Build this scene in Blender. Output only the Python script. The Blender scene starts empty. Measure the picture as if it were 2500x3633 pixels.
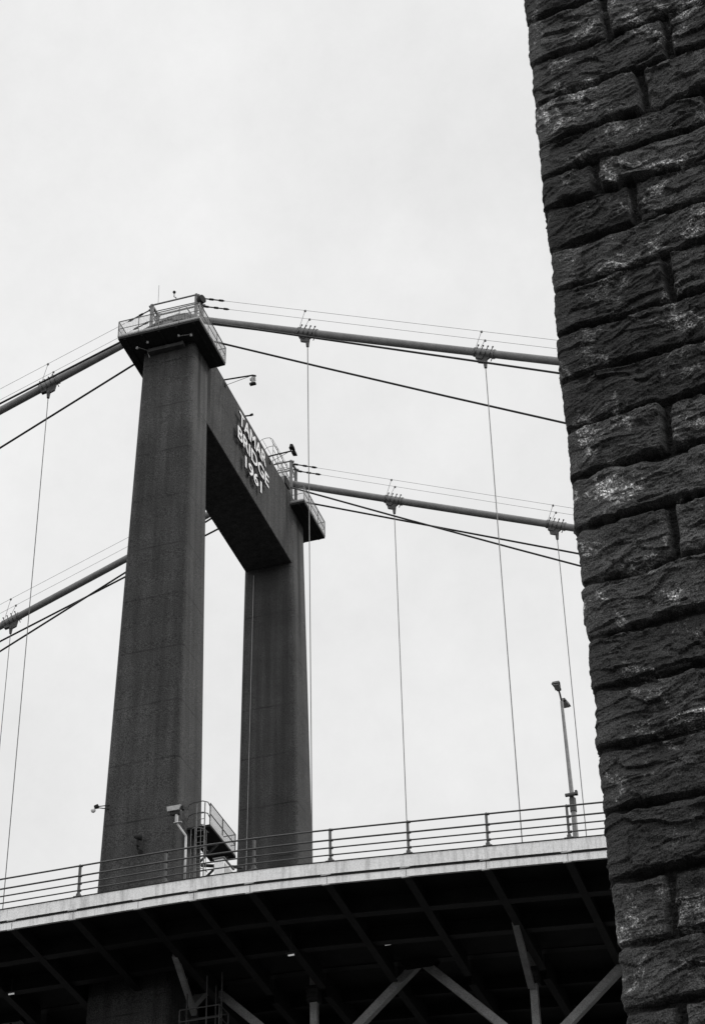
import bpy, math, random
from mathutils import Vector, Matrix, noise
random.seed(7)
R = math.radians
scene = bpy.context.scene
C = scene.collection

# ------------------------------------------------------------------ camera
# world: X along the bridge, Y across it (away from the viewer), Z up; the
# tower stands at X = 0, metres throughout
cam_d = bpy.data.cameras.new('camera')
cam = bpy.data.objects.new('camera', cam_d); C.objects.link(cam)
cam_d.sensor_fit = 'VERTICAL'; cam_d.sensor_height = 36.0; cam_d.sensor_width = 24.75
cam_d.lens = 72.065; cam_d.clip_start = 0.1; cam_d.clip_end = 6000
right = Vector((0.95151544, 0.30695881, -0.01986606))
up = Vector((0.19802633, -0.56186408, 0.80317764))
fwd = Vector((-0.23538043, 0.76816993, 0.59540827))
m = Matrix((right, up, -fwd)).transposed().to_4x4()
m.translation = Vector((32.469, 0.0, 1.6))
cam.matrix_world = m
scene.camera = cam

# ------------------------------------------------------------------ sky and sun (overcast, light from beyond the bridge)
SUN_EL, SUN_AZ = R(42), R(62)          # azimuth clockwise from +Y
world = bpy.data.worlds.new('World'); scene.world = world; world.use_nodes = True
nt = world.node_tree; N = nt.nodes; L = nt.links
N.clear()
out = N.new('ShaderNodeOutputWorld'); bg = N.new('ShaderNodeBackground')
sky = N.new('ShaderNodeTexSky'); sky.sky_type = 'NISHITA'; sky.sun_disc = False
sky.sun_elevation = SUN_EL; sky.sun_rotation = SUN_AZ
sbw = N.new('ShaderNodeRGBToBW'); L.new(sky.outputs[0], sbw.inputs[0])
tc = N.new('ShaderNodeTexCoord'); sep = N.new('ShaderNodeSeparateXYZ'); L.new(tc.outputs['Generated'], sep.inputs[0])
mr = N.new('ShaderNodeMapRange'); mr.interpolation_type = 'SMOOTHSTEP'
mr.inputs[1].default_value = 0.78; mr.inputs[2].default_value = 1.0      # overcast: brighter towards the zenith
mr.inputs[3].default_value = 8.25; mr.inputs[4].default_value = 20.0
L.new(sep.outputs[2], mr.inputs[0])
nz = N.new('ShaderNodeTexNoise'); nz.inputs['Scale'].default_value = 3.4; nz.inputs['Detail'].default_value = 9; nz.inputs['Roughness'].default_value = .68
L.new(tc.outputs['Generated'], nz.inputs['Vector'])
cl = N.new('ShaderNodeMapRange'); cl.inputs[1].default_value = 0.3; cl.inputs[2].default_value = 0.7
cl.inputs[3].default_value = 0.88; cl.inputs[4].default_value = 1.09
L.new(nz.outputs[0], cl.inputs[0])
mu = N.new('ShaderNodeMath'); mu.operation = 'MULTIPLY'; L.new(mr.outputs[0], mu.inputs[0]); L.new(cl.outputs[0], mu.inputs[1])
rear = N.new('ShaderNodeMapRange'); rear.interpolation_type = 'SMOOTHSTEP'      # sky brightness added behind the viewer to lift the fascia
rear.inputs[1].default_value = .25; rear.inputs[2].default_value = -.6; rear.inputs[3].default_value = 1.0; rear.inputs[4].default_value = 1.45
L.new(sep.outputs[1], rear.inputs[0])
mu2 = N.new('ShaderNodeMath'); mu2.operation = 'MULTIPLY'; L.new(mu.outputs[0], mu2.inputs[0]); L.new(rear.outputs[0], mu2.inputs[1]); mu = mu2
ad = N.new('ShaderNodeMath'); ad.operation = 'MULTIPLY_ADD'; ad.inputs[1].default_value = 0.08
L.new(sbw.outputs[0], ad.inputs[0]); L.new(mu.outputs[0], ad.inputs[2])
L.new(ad.outputs[0], bg.inputs[0]); bg.inputs[1].default_value = 0.10
L.new(bg.outputs[0], out.inputs[0])

sun_d = bpy.data.lights.new('sun', 'SUN'); sun_d.energy = 1.5; sun_d.angle = R(12); sun_d.color = (1, .985, .96)
sun = bpy.data.objects.new('sun', sun_d); C.objects.link(sun)
sd = Vector((math.sin(SUN_AZ) * math.cos(SUN_EL), math.cos(SUN_AZ) * math.cos(SUN_EL), math.sin(SUN_EL)))
sun.rotation_euler = (-sd).to_track_quat('-Z', 'Y').to_euler()
sun.location = (60, 60, 120)
scene.view_settings.view_transform = 'Standard'; scene.view_settings.look = 'None'
scene.view_settings.exposure = 0.0; scene.view_settings.gamma = 1.0
scene.render.engine = 'CYCLES'
scene.cycles.max_bounces = 6

# ------------------------------------------------------------------ materials
def mat(name, val, rough=.8, metal=0.0, var=.25, scale=3.0, bump=0.0, bscale=20, grain=0.0, gscale=30):
    M = bpy.data.materials.new(name); M.use_nodes = True
    nt = M.node_tree; n = nt.nodes; l = nt.links
    b = n['Principled BSDF']; b.inputs['Roughness'].default_value = rough; b.inputs['Metallic'].default_value = metal
    if 'Specular IOR Level' in b.inputs: b.inputs['Specular IOR Level'].default_value = .3
    t = n.new('ShaderNodeTexCoord')
    a = n.new('ShaderNodeTexNoise'); a.inputs['Scale'].default_value = scale; a.inputs['Detail'].default_value = 7; a.inputs['Roughness'].default_value = .62
    l.new(t.outputs['Object'], a.inputs['Vector'])
    r = n.new('ShaderNodeMapRange'); r.inputs[1].default_value = .3; r.inputs[2].default_value = .7
    r.inputs[3].default_value = val * (1 - var); r.inputs[4].default_value = val * (1 + var)
    l.new(a.outputs[0], r.inputs[0]); o = r.outputs[0]
    if grain:
        g = n.new('ShaderNodeTexNoise'); g.inputs['Scale'].default_value = gscale; g.inputs['Detail'].default_value = 2
        l.new(t.outputs['Object'], g.inputs['Vector'])
        gr = n.new('ShaderNodeMapRange'); gr.inputs[1].default_value = .3; gr.inputs[2].default_value = .72
        gr.inputs[3].default_value = 1 - grain; gr.inputs[4].default_value = 1 + grain
        l.new(g.outputs[0], gr.inputs[0])
        q = n.new('ShaderNodeMath'); q.operation = 'MULTIPLY'; l.new(o, q.inputs[0]); l.new(gr.outputs[0], q.inputs[1]); o = q.outputs[0]
    l.new(o, b.inputs['Base Color'])
    if bump:
        bn = n.new('ShaderNodeTexNoise'); bn.inputs['Scale'].default_value = bscale; bn.inputs['Detail'].default_value = 6
        l.new(t.outputs['Object'], bn.inputs['Vector'])
        bu = n.new('ShaderNodeBump'); bu.inputs['Strength'].default_value = 1; bu.inputs['Distance'].default_value = bump
        l.new(bn.outputs[0], bu.inputs['Height']); l.new(bu.outputs[0], b.inputs['Normal'])
    M['col'] = 1
    return M, n, l, b, o

def math_node(n, l, op, a, b=None, c=None):
    q = n.new('ShaderNodeMath'); q.operation = op
    for i, v in enumerate((a, b, c)):
        if v is None: continue
        if hasattr(v, 'links'): l.new(v, q.inputs[i])
        else: q.inputs[i].default_value = v
    return q.outputs[0]

def concrete():
    M, n, l, b, o = mat('weathered_concrete', .050, .92, var=.22, scale=.55, bump=.01, bscale=9, grain=.85, gscale=24)
    t = n['Texture Coordinate']
    s = n.new('ShaderNodeSeparateXYZ'); l.new(t.outputs['Object'], s.inputs[0])
    # lift joints every 3.0 m: thin sooty lines that come and go
    wob = n.new('ShaderNodeTexNoise'); wob.inputs['Scale'].default_value = .8; l.new(t.outputs['Object'], wob.inputs['Vector'])
    z = math_node(n, l, 'MULTIPLY_ADD', wob.outputs[0], .12, s.outputs[2])
    z = math_node(n, l, 'SUBTRACT', z, 44.08 + .06)
    z = math_node(n, l, 'DIVIDE', z, 3.0)
    z = math_node(n, l, 'FRACT', math_node(n, l, 'ADD', z, 100.5))
    d = math_node(n, l, 'ABSOLUTE', math_node(n, l, 'SUBTRACT', z, .5))
    k = n.new('ShaderNodeMapRange'); k.interpolation_type = 'SMOOTHSTEP'
    k.inputs[1].default_value = .004; k.inputs[2].default_value = .022; k.inputs[3].default_value = 1; k.inputs[4].default_value = 0
    l.new(d, k.inputs[0])
    w2 = n.new('ShaderNodeTexNoise'); w2.inputs['Scale'].default_value = .9; w2.inputs['Detail'].default_value = 3; l.new(t.outputs['Object'], w2.inputs['Vector'])
    w2r = n.new('ShaderNodeMapRange'); w2r.inputs[1].default_value = .38; w2r.inputs[2].default_value = .62; w2r.inputs[3].default_value = .1; w2r.inputs[4].default_value = .55
    l.new(w2.outputs[0], w2r.inputs[0])
    j = math_node(n, l, 'MULTIPLY', k.outputs[0], w2r.outputs[0])
    f1 = math_node(n, l, 'SUBTRACT', 1.0, j)
    # vertical rain streaks
    mp = n.new('ShaderNodeMapping'); mp.inputs['Scale'].default_value = (1.6, 1.6, .05); l.new(t.outputs['Object'], mp.inputs['Vector'])
    st = n.new('ShaderNodeTexNoise'); st.inputs['Scale'].default_value = 1.7; st.inputs['Detail'].default_value = 4; l.new(mp.outputs[0], st.inputs['Vector'])
    sr = n.new('ShaderNodeMapRange'); sr.inputs[1].default_value = .35; sr.inputs[2].default_value = .65; sr.inputs[3].default_value = .72; sr.inputs[4].default_value = 1.2
    l.new(st.outputs[0], sr.inputs[0])
    f = math_node(n, l, 'MULTIPLY', f1, sr.outputs[0])
    # upright dark bands, fading downwards, under the platforms (two narrow black streaks per leg)
    def streak(yc, wd, z0, z1):
        a = math_node(n, l, 'ABSOLUTE', math_node(n, l, 'SUBTRACT', s.outputs[1], yc))
        ka = n.new('ShaderNodeMapRange'); ka.interpolation_type = 'SMOOTHSTEP'; ka.inputs[1].default_value = wd * .3; ka.inputs[2].default_value = wd; ka.inputs[3].default_value = 1; ka.inputs[4].default_value = 0
        l.new(a, ka.inputs[0])
        kb = n.new('ShaderNodeMapRange'); kb.interpolation_type = 'SMOOTHSTEP'; kb.inputs[1].default_value = z0; kb.inputs[2].default_value = z1; kb.inputs[3].default_value = 0; kb.inputs[4].default_value = .75
        l.new(s.outputs[2], kb.inputs[0])
        xx = n.new('ShaderNodeMapRange'); xx.inputs[1].default_value = 1.3; xx.inputs[2].default_value = 1.38; l.new(s.outputs[0], xx.inputs[0])
        return math_node(n, l, 'SUBTRACT', 1.0, math_node(n, l, 'MULTIPLY', math_node(n, l, 'MULTIPLY', ka.outputs[0], kb.outputs[0]), xx.outputs[0]))
    for a in ((74.9, .28, 65.5, 69.0), (76.4, .30, 68.2, 70.5), (90.5, .38, 62, 67.0), (88.6, .22, 69.5, 71.5)):
        f = math_node(n, l, 'MULTIPLY', f, streak(*a))
    l.new(math_node(n, l, 'MULTIPLY', o, f), b.inputs['Base Color'])
    return M

M_conc = concrete()
M_white = mat('white_paint', .80, .55, var=.06, scale=1.2, grain=.10, gscale=16)[0]
M_fascia = mat('white_fascia_paint', .86, .6, var=.07, scale=.9, grain=.13, gscale=22)[0]
def streak_paint(M):
    n = M.node_tree.nodes; l = M.node_tree.links; b = n['Principled BSDF']; o = b.inputs['Base Color'].links[0].from_socket; t = n['Texture Coordinate']
    mp = n.new('ShaderNodeMapping'); mp.inputs['Scale'].default_value = (1, 1, .12); l.new(t.outputs['Object'], mp.inputs['Vector'])
    st = n.new('ShaderNodeTexNoise'); st.inputs['Scale'].default_value = 3.5; st.inputs['Detail'].default_value = 8; st.inputs['Roughness'].default_value = .7; l.new(mp.outputs[0], st.inputs['Vector'])
    sr = n.new('ShaderNodeMapRange'); sr.inputs[1].default_value = .36; sr.inputs[2].default_value = .52; sr.inputs[3].default_value = .68; sr.inputs[4].default_value = 1.0; l.new(st.outputs[0], sr.inputs[0])
    l.new(math_node(n, l, 'MULTIPLY', o, sr.outputs[0]), b.inputs['Base Color'])
streak_paint(M_fascia)
M_gap = mat('black_gasket', .02, .8)[0]
M_steel = mat('dark_green_grey_steel', .075, .6, var=.3, scale=2.0, grain=.2)[0]
M_mid = mat('grey_painted_steel', .16, .55, var=.25, scale=2.5, grain=.3)[0]
M_rail = mat('galvanised_rail', .085, .45, metal=.2, var=.2, scale=8)[0]
M_galv = mat('galvanised_mesh', .38, .5, metal=.3, var=.2, scale=8)[0]
M_cable = mat('cable_paint', .20, .55, var=.2, scale=2, grain=.3)[0]
M_stay = mat('black_stay_sheath', .03, .6)[0]
M_wire = mat('thin_wire_steel', .12, .5, metal=.3)[0]
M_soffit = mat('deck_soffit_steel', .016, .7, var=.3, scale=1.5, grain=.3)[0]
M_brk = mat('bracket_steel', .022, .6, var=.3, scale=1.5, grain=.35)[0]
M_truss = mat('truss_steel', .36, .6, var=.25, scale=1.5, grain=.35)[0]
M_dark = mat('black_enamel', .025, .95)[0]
M_asph = mat('asphalt', .05, .95, scale=4)[0]
M_ground = mat('wet_foreshore', .035, .95, var=.5, scale=.4, bump=.03, bscale=3)[0]
M_water = mat('river_water', .02, .25, var=.3, scale=.05, bump=.05, bscale=.8)[0]
M_glow = bpy.data.materials.new('lit_lamp_glass'); M_glow.use_nodes = True
_b = M_glow.node_tree.nodes['Principled BSDF']; _b.inputs['Base Color'].default_value = (.8, .8, .8, 1)
_b.inputs['Emission Color'].default_value = (1, 1, 1, 1); _b.inputs['Emission Strength'].default_value = .22

def stone():
    M, n, l, b, o = mat('rock_faced_granite', .058, .9, var=.5, scale=5.5, bump=.009, bscale=75, grain=.85, gscale=130)
    t = n['Texture Coordinate']
    # coarser crystalline relief, streaky along the bed
    mp = n.new('ShaderNodeMapping'); mp.inputs['Scale'].default_value = (5, 5, 22); l.new(t.outputs['Object'], mp.inputs['Vector'])
    st = n.new('ShaderNodeTexNoise'); st.inputs['Scale'].default_value = 1.6; st.inputs['Detail'].default_value = 8; st.inputs['Roughness'].default_value = .7
    l.new(mp.outputs[0], st.inputs['Vector'])
    bu = n.new('ShaderNodeBump'); bu.inputs['Distance'].default_value = .03; bu.inputs['Strength'].default_value = .9
    l.new(st.outputs[0], bu.inputs['Height'])
    old = [x for x in n if x.type == 'BUMP' and x != bu][0]
    l.new(bu.outputs[0], old.inputs['Normal'])
    # pale quartz / salt patches of irregular outline
    pn = n.new('ShaderNodeTexNoise'); pn.inputs['Scale'].default_value = 3.1; pn.inputs['Detail'].default_value = 9; pn.inputs['Roughness'].default_value = .74; pn.inputs['Distortion'].default_value = .6
    l.new(t.outputs['Object'], pn.inputs['Vector'])
    pr = n.new('ShaderNodeMapRange'); pr.interpolation_type = 'SMOOTHSTEP'; pr.inputs[1].default_value = .53; pr.inputs[2].default_value = .70; pr.inputs[3].default_value = 0; pr.inputs[4].default_value = 1
    l.new(pn.outputs[0], pr.inputs[0])
    cn = n.new('ShaderNodeTexNoise'); cn.inputs['Scale'].default_value = 70; cn.inputs['Detail'].default_value = 3; l.new(t.outputs['Object'], cn.inputs['Vector'])
    cr = n.new('ShaderNodeMapRange'); cr.inputs[1].default_value = .42; cr.inputs[2].default_value = .62; cr.inputs[3].default_value = 1.5; cr.inputs[4].default_value = 17
    l.new(cn.outputs[0], cr.inputs[0])
    crystal = math_node(n, l, 'MULTIPLY_ADD', pr.outputs[0], cr.outputs[0], 1.0)
    vc = n.new('ShaderNodeVertexColor'); vc.layer_name = 'stone_tint'
    sp = n.new('ShaderNodeSeparateColor'); l.new(vc.outputs[0], sp.inputs[0])
    o2 = math_node(n, l, 'MULTIPLY', math_node(n, l, 'MULTIPLY', o, crystal), math_node(n, l, 'MULTIPLY', sp.outputs[0], 2.0))
    l.new(o2, b.inputs['Base Color'])
    return M
M_stone = stone()

# ------------------------------------------------------------------ mesh helpers
class MB:
    def __init__(s): s.v = []; s.f = []
    def hexa(s, p):                       # 8 corners: bottom ring 0-3 ccw, top ring 4-7
        i = len(s.v); s.v += [tuple(q) for q in p]
        s.f += [(i, i+3, i+2, i+1), (i+4, i+5, i+6, i+7)] + [(i+k, i+(k+1) % 4, i+4+(k+1) % 4, i+4+k) for k in range(4)]
        return s
    def box(s, x0, x1, y0, y1, z0, z1):
        return s.hexa([(x0,y0,z0),(x1,y0,z0),(x1,y1,z0),(x0,y1,z0),(x0,y0,z1),(x1,y0,z1),(x1,y1,z1),(x0,y1,z1)])
    def bar(s, a, b, w, h, upv=(0, 0, 1)):   # rectangular bar a->b, w across, h along up
        a = Vector(a); b = Vector(b); d = (b - a).normalized(); u = Vector(upv)
        if abs(d.dot(u)) > .98: u = Vector((0, 1, 0))
        r = d.cross(u).normalized(); u = r.cross(d).normalized()
        r = r * (w / 2); u = u * (h / 2)
        return s.hexa([a-r-u, a+r-u, b+r-u, b-r-u, a-r+u, a+r+u, b+r+u, b-r+u])
    def tube(s, pts, rad, n=8, cap=True):
        pts = [Vector(p) for p in pts]; rr = rad if isinstance(rad, (list, tuple)) else [rad] * len(pts)
        i0 = len(s.v); prev = None
        for k, p in enumerate(pts):
            d = (pts[min(k+1, len(pts)-1)] - pts[max(k-1, 0)]).normalized()
            u = Vector((0, 0, 1)) if abs(d.z) < .95 else Vector((0, 1, 0))
            if prev is not None: u = prev
            r = d.cross(u).normalized(); u = r.cross(d).normalized(); prev = u
            for j in range(n):
                t = 2 * math.pi * j / n
                s.v.append(tuple(p + r * math.cos(t) * rr[k] + u * math.sin(t) * rr[k]))
        for k in range(len(pts) - 1):
            for j in range(n):
                a = i0 + k * n + j; b = i0 + k * n + (j + 1) % n
                s.f.append((a, b, b + n, a + n))
        if cap:
            s.f.append(tuple(range(i0 + n - 1, i0 - 1, -1))); e = i0 + (len(pts) - 1) * n
            s.f.append(tuple(range(e, e + n)))
        return s
    def build(s, name, material, parent=None, smooth=False, bevel=0):
        me = bpy.data.meshes.new(name); me.from_pydata(s.v, [], s.f); me.materials.append(material); me.update()
        if smooth:
            for p in me.polygons: p.use_smooth = len(p.vertices) == 4
        o = bpy.data.objects.new(name, me); C.objects.link(o)
        if parent: o.parent = parent; o.matrix_parent_inverse = parent_inv(parent)
        if bevel:
            b = o.modifiers.new('bevel', 'BEVEL'); b.width = bevel; b.segments = 2; b.limit_method = 'ANGLE'
        return o

def parent_inv(p):
    m = Matrix.Identity(4); q = p
    while q:
        m = Matrix.LocRotScale(q.location, q.rotation_euler, q.scale) @ (m if q is p else m)
        q = None
    # every parent here is either a root Empty (translated only) or an untransformed part
    r = p; loc = Vector(p.location)
    return Matrix.Translation(-loc)

def tag(o, label=None, cat=None, group=None, kind=None):
    if label: o['label'] = label
    if cat: o['category'] = cat
    if group: o['group'] = group
    if kind: o['kind'] = kind
    return o
def thing(name, label, cat, loc=(0, 0, 0), group=None):
    o = bpy.data.objects.new(name, None); C.objects.link(o); o.location = loc; o.empty_display_size = .5
    return tag(o, label, cat, group)

# ------------------------------------------------------------------ key dimensions (metres)
YN, YF = 75.223, 90.463               # the two cable planes
YM = (YN + YF) / 2
ZP = 72.15                            # underside of the saddle platforms
def zd(x):                            # road edge level: level over the river, falling on the approach side
    t = (x - 7.2) / 1.5
    sp = 1.5 * (math.log1p(math.exp(t)) if t < 30 else t)
    return 37.20 - .0735 * sp
def zcab(x):                          # main cable
    if x >= 0: return 75.15 - .4455 * x + .00035 * x * x
    return 75.35 + .392 * x + .0003 * x * x

# ------------------------------------------------------------------ ground and water
def sheet(name, x0, x1, y0, y1, z, material, n=1):
    mb = MB(); mb.v = [(x0, y0, z), (x1, y0, z), (x1, y1, z), (x0, y1, z)]; mb.f = [(0, 1, 2, 3)]
    o = mb.build(name, material); tag(o, kind='structure'); return o
sheet('ground', -2500, 2500, -2500, 2500, -.6, M_ground)
sheet('water', -2500, 2500, 26, 1800, -.25, M_water)
sheet('foreshore', -120, 160, -60, 26.5, 0, M_ground)

# ------------------------------------------------------------------ tower
tower = thing('bridge_tower', 'tall dark concrete portal tower with two tapering legs, carrying the white lettering', 'bridge tower', (0, YM, 0))
def leg(yc, outward, k_out):
    # rounded rectangle that tapers upwards; outward = -1 near leg, +1 far leg
    mb = MB(); zs = [-6, 20, 37, 45, 55, 65, 72.12]
    n_c = 5; rings = []
    for z in zs:
        h = 1.43 + (72 - z) * .0125
        a = 1.13 + (72 - z) * k_out; b = 1.0
        y_out = yc + outward * a; y_in = yc - outward * b
        ylo, yhi = min(y_out, y_in), max(y_out, y_in)
        rc = .26; ring = []
        for cx, cy, t0 in ((h - rc, yhi - rc, 0), (-h + rc, yhi - rc, 90), (-h + rc, ylo + rc, 180), (h - rc, ylo + rc, 270)):
            for q in range(n_c + 1):
                t = R(t0 + 90 * q / n_c); ring.append((cx + rc * math.cos(t), cy + rc * math.sin(t), z))
        rings.append(ring)
    n = len(rings[0])
    for r_ in rings: mb.v += r_
    for k in range(len(zs) - 1):
        for j in range(n):
            mb.f.append((k*n + j, k*n + (j+1) % n, (k+1)*n + (j+1) % n, (k+1)*n + j))
    mb.f.append(tuple(range(n - 1, -1, -1))); mb.f.append(tuple(range((len(zs)-1)*n, len(zs)*n)))
    o = mb.build('leg', M_conc, tower, smooth=True)
    tag(o)
    return o
leg_near = leg(YN, -1, .033); leg_far = leg(YF, 1, .021)
leg_near['label'] = 'near leg of the tower, broad dark outer face with faint lift joints'
leg_far['label'] = 'far leg of the tower, seen between the near leg and the hangers'
beam = MB().box(-1.40, 1.40, YN + .6, YF - .6, 68.3, 73.1).build('crossbeam', M_conc, tower, bevel=.06)
c_ = MB(); c_.tube([(-.86, YF - 1.03, 67.9), (-1.1, YF - 1.03, 50), (-1.2, YF - 1.03, 38)], .013, 5)
c_.build('down_conductor', M_galv, tower)

def lettering(text, y0, y1, z0, z1):
    cu = bpy.data.curves.new('lettering', 'FONT'); cu.body = text; cu.extrude = .012; cu.offset = .013; cu.resolution_u = 6
    tmp = bpy.data.objects.new('lettering', cu); C.objects.link(tmp)
    dg = bpy.context.evaluated_depsgraph_get(); me = bpy.data.meshes.new_from_object(tmp.evaluated_get(dg))
    bpy.data.objects.remove(tmp); bpy.data.curves.remove(cu)
    xs = [v.co.x for v in me.vertices]; ys = [v.co.y for v in me.vertices]
    sx = (y1 - y0) / (max(xs) - min(xs)); sy = (z1 - z0) / (max(ys) - min(ys)); mx, my = min(xs), min(ys)
    for v in me.vertices:
        x, y, z = v.co; v.co = (1.40 + .22 + z * 1.0, y0 + (x - mx) * sx, z0 + (y - my) * sy)
    me.materials.clear(); me.materials.append(M_white)
    o = bpy.data.objects.new('lettering', me); C.objects.link(o); o.parent = tower; o.matrix_parent_inverse = parent_inv(tower)
    back = me.copy(); back.materials.clear(); back.materials.append(M_dark)      # dark copies behind the white faces stand in for the letters' shadows
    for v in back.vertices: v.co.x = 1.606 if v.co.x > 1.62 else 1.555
    q = bpy.data.objects.new('letter_shade', back); C.objects.link(q); q.parent = o; q.matrix_parent_inverse = Matrix.Translation(-Vector((0, YM, 0))) if False else Matrix.Identity(4)
    return o
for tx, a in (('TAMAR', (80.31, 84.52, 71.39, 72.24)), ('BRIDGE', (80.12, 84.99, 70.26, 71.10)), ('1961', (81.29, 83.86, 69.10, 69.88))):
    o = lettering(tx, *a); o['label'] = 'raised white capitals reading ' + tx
# saddle platforms with their rails
def platform(yc, s, near):
    """s = -1: projects outwards (towards the viewer) for the near leg; +1 for the far leg."""
    yo = yc + s * 2.503; yi = yc - s * 1.24; ylo, yhi = min(yo, yi), max(yo, yi)
    X = 2.25
    fl = MB().box(-X, X, ylo, yhi, ZP, ZP + .14)
    for x in (-1.9, -.95, 0, .95, 1.9): fl.box(x - .05, x + .05, ylo + .05, yhi - .05, ZP - .06, ZP - .002)
    p = fl.build('saddle_platform', M_dark, tower); p['label'] = ('near' if near else 'far') + ' square steel platform around the cable saddle'
    z0 = ZP + .14; H = 1.06
    rl = MB()
    corners = [(-X, ylo), (X, ylo), (X, yhi), (-X, yhi)]
    for i in range(4):
        a, b = corners[i], corners[(i + 1) % 4]
        for hh, rr in ((H, .028), (H * .52, .02), (.04, .02)):
            rl.tube([(a[0], a[1], z0 + hh), (b[0], b[1], z0 + hh)], rr, 6)
        k = 4 if i % 2 == 0 else 3
        for j in range(k):
            t = j / k; x = a[0] + (b[0] - a[0]) * t; y = a[1] + (b[1] - a[1]) * t
            rl.tube([(x, y, z0), (x, y, z0 + H)], .028, 6)
    rl.build('guard_rail', M_mid, p)
    ms = MB()
    for i in range(4):
        a, b = Vector((*corners[i], 0)), Vector((*corners[(i + 1) % 4], 0)); Ln = (b - a).length; d = (b - a) / Ln
        k = int(Ln / .085)
        for j in range(1, k):
            q = a + d * (Ln * j / k); ms.bar((q.x, q.y, z0), (q.x, q.y, z0 + H * .98), .008, .008)
        for j in range(1, 12):
            z = z0 + H * j / 12; ms.bar((a.x, a.y, z), (b.x, b.y, z), .008, .008)
        ms.bar((a.x, a.y, z0 + .07), (b.x, b.y, z0 + .07), .012, .14)
    ms.build('mesh_panel', M_galv, p)
    # cable saddle housing
    sd_ = MB(); i0 = len(sd_.v)
    for x0, x1, zt0, zt1 in ((-1.0, -.5, 74.3, 75.1), (-.5, .5, 75.1, 75.1), (.5, 1.0, 75.1, 74.3)):
        sd_.hexa([(x0, yc-.42, z0), (x1, yc-.42, z0), (x1, yc+.42, z0), (x0, yc+.42, z0), (x0, yc-.3, zt0), (x1, yc-.3, zt1), (x1, yc+.3, zt1), (x0, yc+.3, zt0)])
    sd_.build('cable_saddle', M_mid, tower, bevel=.03)
    for y in (yc - .75, yc + .75):       # small saddles of the added stay cables
        ps = MB(); ps.hexa([(-.45, y-.14, z0), (.45, y-.14, z0), (.45, y+.14, z0), (-.45, y+.14, z0), (-.3, y-.1, z0+1.75), (.3, y-.1, z0+1.75), (.3, y+.1, z0+1.75), (-.3, y+.1, z0+1.75)]); ps.build('stay_saddle', M_mid, tower, bevel=.02)
    # two portal frames that carry the hand strands
    fr = MB()
    for x in (-1.36, 1.18):
        for y in (yc - .42, yc + .42):
            fr.bar((x, y, z0), (x, y, 76.05), .16, .12)
            fr.tube([(x, y, 76.0), (x + (.16 if x > 0 else -.16), y, 75.95)], .08, 8)
        fr.bar((x, yc - .5, 76.02), (x, yc + .5, 76.02), .12, .12)
        fr.bar((x, yc - .42, 75.0), (x, yc + .42, 75.9), .05, .05); fr.bar((x, yc + .42, 75.0), (x, yc - .42, 75.9), .05, .05)
        fr.bar((x, yc - .42, 74.2), (x + (-.55 if x > 0 else .55), yc - .42, 75.3), .06, .06)
    for y in (yc - .42, yc + .42):
        fr.bar((-1.36, y, 76.05), (1.18, y, 76.05), .07, .06)
        fr.bar((-1.36, y, 75.55), (1.18, y, 75.5), .04, .04)
    fr.build('strand_frame', M_mid, tower)
    # clutter on the deck: tool boxes, winch drum
    for (x, y, w, d_, h) in ((-1.75, yc + s * 1.5, .5, .35, .35), (.35, yc + s * 1.6, .35, .3, .7), (.95, yc + s * 1.3, .6, .4, .45), (-.9, yc + s * 1.7, .3, .3, .8)):
        bx = MB().box(x - w/2, x + w/2, y - d_/2, y + d_/2, z0, z0 + h); bx.build('equipment_box', M_mid, p, bevel=.02)
    # cable-entry ledge under the platform on the outer face
    ya = yc + s * 1.06
    lg = MB(); y1 = yc + s * 1.42
    lg.box(-1.03, .95, min(ya, y1), max(ya, y1), 71.80, 71.90); lg.box(-1.03, .95, min(y1, y1 + s*.03), max(y1, y1 + s*.03), 71.80, 72.0)
    for x in (-.95, 0, .87): lg.box(x - .04, x + .04, min(ya, y1), max(ya, y1), 71.90, 72.10)
    lg.build('bracket_ledge', M_steel, tower)
    return p
plat_near = platform(YN, -1, True); plat_far = platform(YF, 1, False)
# small bulkhead fittings under the near platform
for x, y, z in ((-1.5, 73.5, 71.93), (-.86, 73.35, 72.02), (.86, 73.4, 72.02), (1.5, 73.5, 71.95)):
    MB().box(x - .05, x + .05, y - .04, y + .04, z, z + .14).build('small_light', M_white, tower)
bf = MB(); bf.tube([(-1.5, 73.5, 72.05), (-1.1, 73.9, 72.05), (-1.0, 74.0, 71.6)], .02, 6).build('conduit', M_galv, tower); bf = MB(); bf.tube([(.86, 73.4, 72.05), (1.5, 73.5, 72.06)], .02, 6)
bf.build('conduit', M_galv, tower)

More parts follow.
